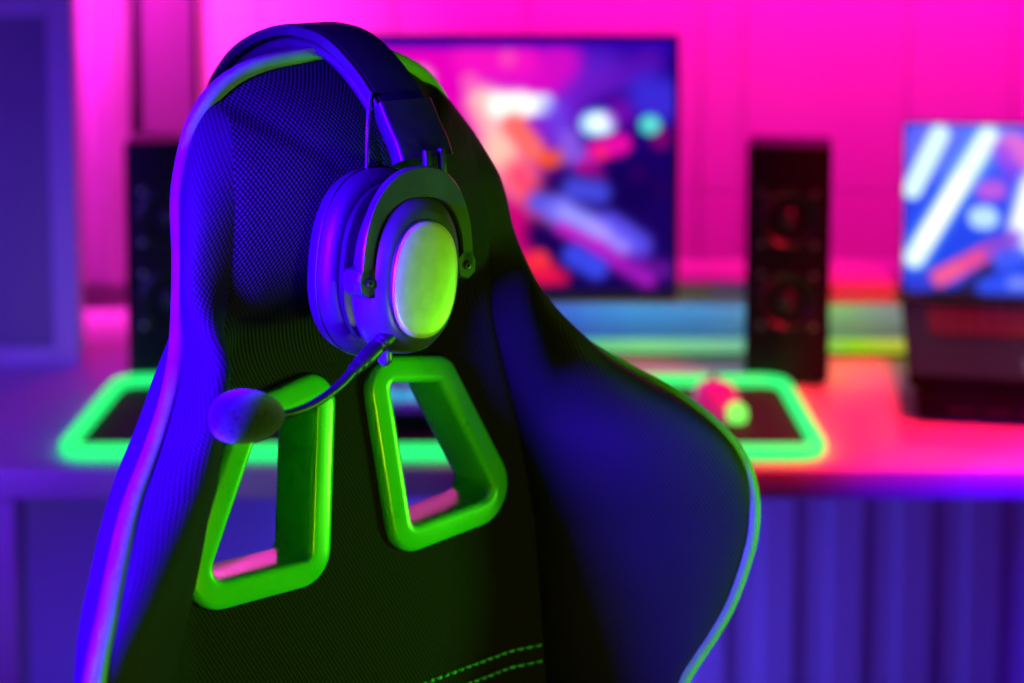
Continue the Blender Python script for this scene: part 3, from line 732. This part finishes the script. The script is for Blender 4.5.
# second strip under the shelf board: washes the rear panel
ls = thing('light_strip', 'rgb light strip fixed under the rear shelf, blue to green glow', 'light strip', (.15, 2.58, zb_-.001))
M_strip = grad_emis('rgb shelf strip', [(0,(60,20,255)), (fx(540),(10,90,255)), (fx(640),(10,170,255)), (fx(740),(20,140,240)), (fx(845),(50,255,0)), (fx(885),(80,170,190)), (1,(255,40,80))], bx0, bx1, 7)
obj('led_strip', box((bx0,-.004,-.004), (bx1,.004,.0), .001), M_strip, ls)
# ---- keyboard and mouse on the mat
YK0 = onz(400,434,ZD).y; YK1 = onz(400,398,ZD).y
kb = thing('keyboard', 'dark keyboard with cyan lit keys on the mat, seen through the chair cutouts', 'keyboard', (at(400,415,YK0).x, (YK0+YK1)/2, ZD+.0045))
kx0 = at(235,430,YK0).x-kb.location.x; kx1 = at(560,430,YK0).x-kb.location.x; kd = (YK1-YK0)/2
obj('keyboard_case', box((kx0,-kd,0), (kx1,kd,.02), .004), M_dark, kb, smooth=30)
M_kc = mat('lit keycap', (.02,.05,.06), .4, emit=lin((30,180,230)), es=.9); M_kd = mat('dim keycap', (.03,.02,.05), .4, emit=lin((60,20,140)), es=.8)
b = bmesh.new(); b3 = bmesh.new(); b2 = bmesh.new(); nk = 16; pw = (kx1-kx0-.016)/nk
for r_ in range(5):
    for c_ in range(nk):
        tgt = (b3 if c_ < 5 else b) if (r_ in (1, 2) and c_ in (2,3,7,8,9,10,11)) else b2
        x = kx0+.008+c_*pw; y = -kd+.01+r_*(2*kd-.02)/5
        box((x+.001,y+.001,.019), (x+pw-.002,y+(2*kd-.02)/5-.001,.028), .002, 1, tgt)
obj('lit_keys', b, M_kc, kb, smooth=False)['label'] = 'keys glowing cyan'
obj('lit_keys', b3, M_kc, kb, smooth=False)['label'] = 'keys glowing cyan'
obj('dim_keys', b2, M_kd, kb, smooth=False)
ms = thing('computer_mouse', 'computer mouse glowing magenta with a green tail light beside the chair edge', 'mouse', onz(716,412,ZD+.0045))
def ell(sx_, sy_, zs): return [[Vector((sx_*k*math.cos(a), sy_*k*math.sin(a)*(1.05 if math.sin(a) > 0 else 1), z)) for a in [2*PI*j/32 for j in range(32)]] for k, z in zs]
obj('shell', loft(ell(.032,.058,((.94,.001),(1,.006),(1.0,.014),(.93,.024),(.78,.032),(.5,.037),(.2,.0385)))), mat('mouse shell', (.5,.2,.4), .25, emit=lin((200,0,120)), es=.5), ms, smooth=60)
obj('scroll_wheel', tube([Vector((-.004,.03,.034)), Vector((.004,.03,.034))], .009, 16), M_blk, ms)
tl = loft([[Vector((.020+r*math.cos(a), -.050+r*.8*math.sin(a), z)) for a in [2*PI*j/16 for j in range(16)]] for r, z in ((.013,.003),(.0145,.009),(.0135,.02),(.007,.026))])
obj('tail_light', tl, emis('mouse tail light', (.22,1,.12), 1.3), ms)
# ---- left side: cabinet, curtain, framed panel
YC = 2.44
M_cab = mat('blue painted cabinet', (.5,.5,.55), .5)
xR = at(76,200,YC).x; xl = -1.30
cab = thing('room_divider', 'tall violet-lit framed panel screen standing at the far left end of the desk', 'panel screen', ((xR+xl)/2, YC+.02, ZD))
CL_ = cab.location
ztp = at(30,-120,YC).z
obj('panel', box(Vector((xl,YC+.012,ZD+.01))-CL_, Vector((xR-.01,YC+.022,ztp-.01))-CL_, .001), mat('recessed panel', (.26,.26,.3), .6), cab, smooth=30)
b = bmesh.new(); fw = at(76,200,YC).x-at(50,200,YC).x; z1_ = at(30,16,YC).z
dl = xl
for lo, hi in (((xR-fw,YC,ZD),(xR,YC+.032,ztp)), ((dl,YC,ZD),(dl+fw,YC+.032,ztp)), ((dl+fw,YC,z1_),(xR-fw,YC+.032,ztp)), ((dl+fw,YC,ZD),(xR-fw,YC+.032,ZD+.03))):
    box(Vector(lo)-CL_, Vector(hi)-CL_, .001, 1, b)
obj('frame', b, M_cab, cab, smooth=30)
# curtain with folds
M_cur = noise_mix(mat('curtain cloth', (.6,.6,.6), .8), (.56,.56,.56), (.64,.64,.64), 20, stretch=(6,1,.3))
xa, xb = at(40,200,2.86).x, at(128,200,2.86).x
b = bmesh.new(); ncol, nrow = 90, 40; R = []
for j in range(nrow+1):
    z = ZD+.03 + (1.75)*j/nrow; row = []
    for i in range(ncol+1):
        s = i/ncol; x = xa+(xb-xa)*s; amp = .020*(1-.25*j/nrow)
        y = 2.86 + amp*math.cos(2*PI*(s*2.25-.35)+.25*math.sin(j*.15)) + .003*math.sin(17*s+j*.2)
        row.append(Vector((x+.004*math.sin(j*.12), y, z)))
    R.append(row)
loft(R, cap=False, closed_ring=False, bm=b)
g = bmesh.ops.solidify(b, geom=b.faces[:], thickness=.003)
tag(obj('curtain', b, M_cur), 'magenta-lit curtain in soft folds beside the violet cabinet', 'curtain')
fr = thing('framed_panel', 'dark framed plain magenta panel on the wall above the left speaker', 'picture frame', (at(160,60,2.9).x, 2.9, at(160,138,2.9).z))
FL = fr.location; fxa, fxb = at(123,60,2.9).x, at(196,60,2.9).x; fza, fzb = at(160,140,2.9).z, at(160,-160,2.9).z
obj('panel', box(Vector((fxa+.01,2.91,fza+.008))-FL, Vector((fxb-.004,2.925,fzb-.01))-FL), mat('panel board', (.1,.07,.1), .8, spec=.1), fr, smooth=False)
b = bmesh.new()
for lo, hi in (((fxa,2.9,fza),(fxa+.027,2.937,fzb)), ((fxb-.005,2.9,fza),(fxb,2.937,fzb)), ((fxa,2.9,fza),(fxb,2.937,fza+.009)), ((fxa,2.9,fzb-.02),(fxb,2.937,fzb))): box(Vector(lo)-FL, Vector(hi)-FL, .001, 1, b)
obj('frame', b, M_dark, fr, smooth=30)
# ------------------------------------------------------------------ lights
def area(name, loc, target, size, power, col, sy=None, spread=None):
    l = bpy.data.lights.new(name, 'AREA'); l.energy = power; l.color = col; l.size = size
    if sy: l.shape = 'RECTANGLE'; l.size_y = sy
    if spread: l.spread = math.radians(spread)
    o = bpy.data.objects.new(name, l); C.objects.link(o); o.location = loc
    o.rotation_euler = (Vector(target)-Vector(loc)).to_track_quat('-Z', 'Y').to_euler(); return o
Oc = O
def spot(name, loc, target, power, col, ang, blend=.3, rad=.1):
    l = bpy.data.lights.new(name, 'SPOT'); l.energy = power; l.color = col; l.spot_size = math.radians(ang); l.spot_blend = blend; l.shadow_soft_size = rad
    o = bpy.data.objects.new(name, l); C.objects.link(o); o.location = loc
    o.rotation_euler = (Vector(target)-Vector(loc)).to_track_quat('-Z', 'Y').to_euler(); return o
key = Oc + Vector((-.94,-.70,.32))
key = Oc + Vector((-.53,-.51,.32))
kl = spot('blue_key_lamp', key, Oc+Vector((-.02,-.07,-.05)), 900, (.045,.0,1.0), 64, .45, .10); kl.scale = (.37, 1, 1)
spot('green_lamp', Oc + Vector((.75,-.95,-.25)), Oc+Vector((0,0,.03)), 18, (.72,1,.012), 45, .4, .12)
spot('green_rim_lamp', Oc + Vector((1.1,.12,-.25)), Oc+Vector((.2,.1,-.1)), 40, (.1,1,.02), 40, .4, .1)
area('magenta_wall_lamp', (.55,2.60,1.75), (.55,2.95,1.30), 2.4, 15, (1,.002,.42), sy=.10, spread=90)
area('pink_wall_lamp', (at(225,30,2.7).x,2.75,1.9), (at(225,30,2.9).x,2.95,1.35), .12, 1.2, (1,.08,.4), spread=60)
area('magenta_curtain_lamp', (-.72,2.60,1.75), (-.72,2.86,1.40), .2, 9, (1,.02,.8), spread=70)
area('red_desk_lamp', (.72,1.95,1.7), (.68,2.15,.75), .4, 7, (1,.006,.04), spread=75)
area('violet_desk_lamp', (-1.15,1.2,1.1), (-.8,2.2,.85), .4, 3.2, (.14,.02,.9), spread=80)
area('blue_under_desk_lamp', (-.1,2.15,.12), (.35,2.55,.42), .7, 3.4, (.085,.055,1), sy=.1)
area('blue_floor_lamp', (-.45,2.2,.1), (-.4,2.55,.3), .8, .5, (.005,.04,1), sy=.1)
w = bpy.data.worlds.new('world'); sc.world = w; w.use_nodes = True
w.node_tree.nodes['Background'].inputs[0].default_value = (.25,.05,1,1); w.node_tree.nodes['Background'].inputs[1].default_value = .01
sc.view_settings.view_transform = 'Standard'; sc.view_settings.look = 'None'; sc.view_settings.gamma = 1
sc.view_settings.use_curve_mapping = False; sc.view_settings.exposure = 0
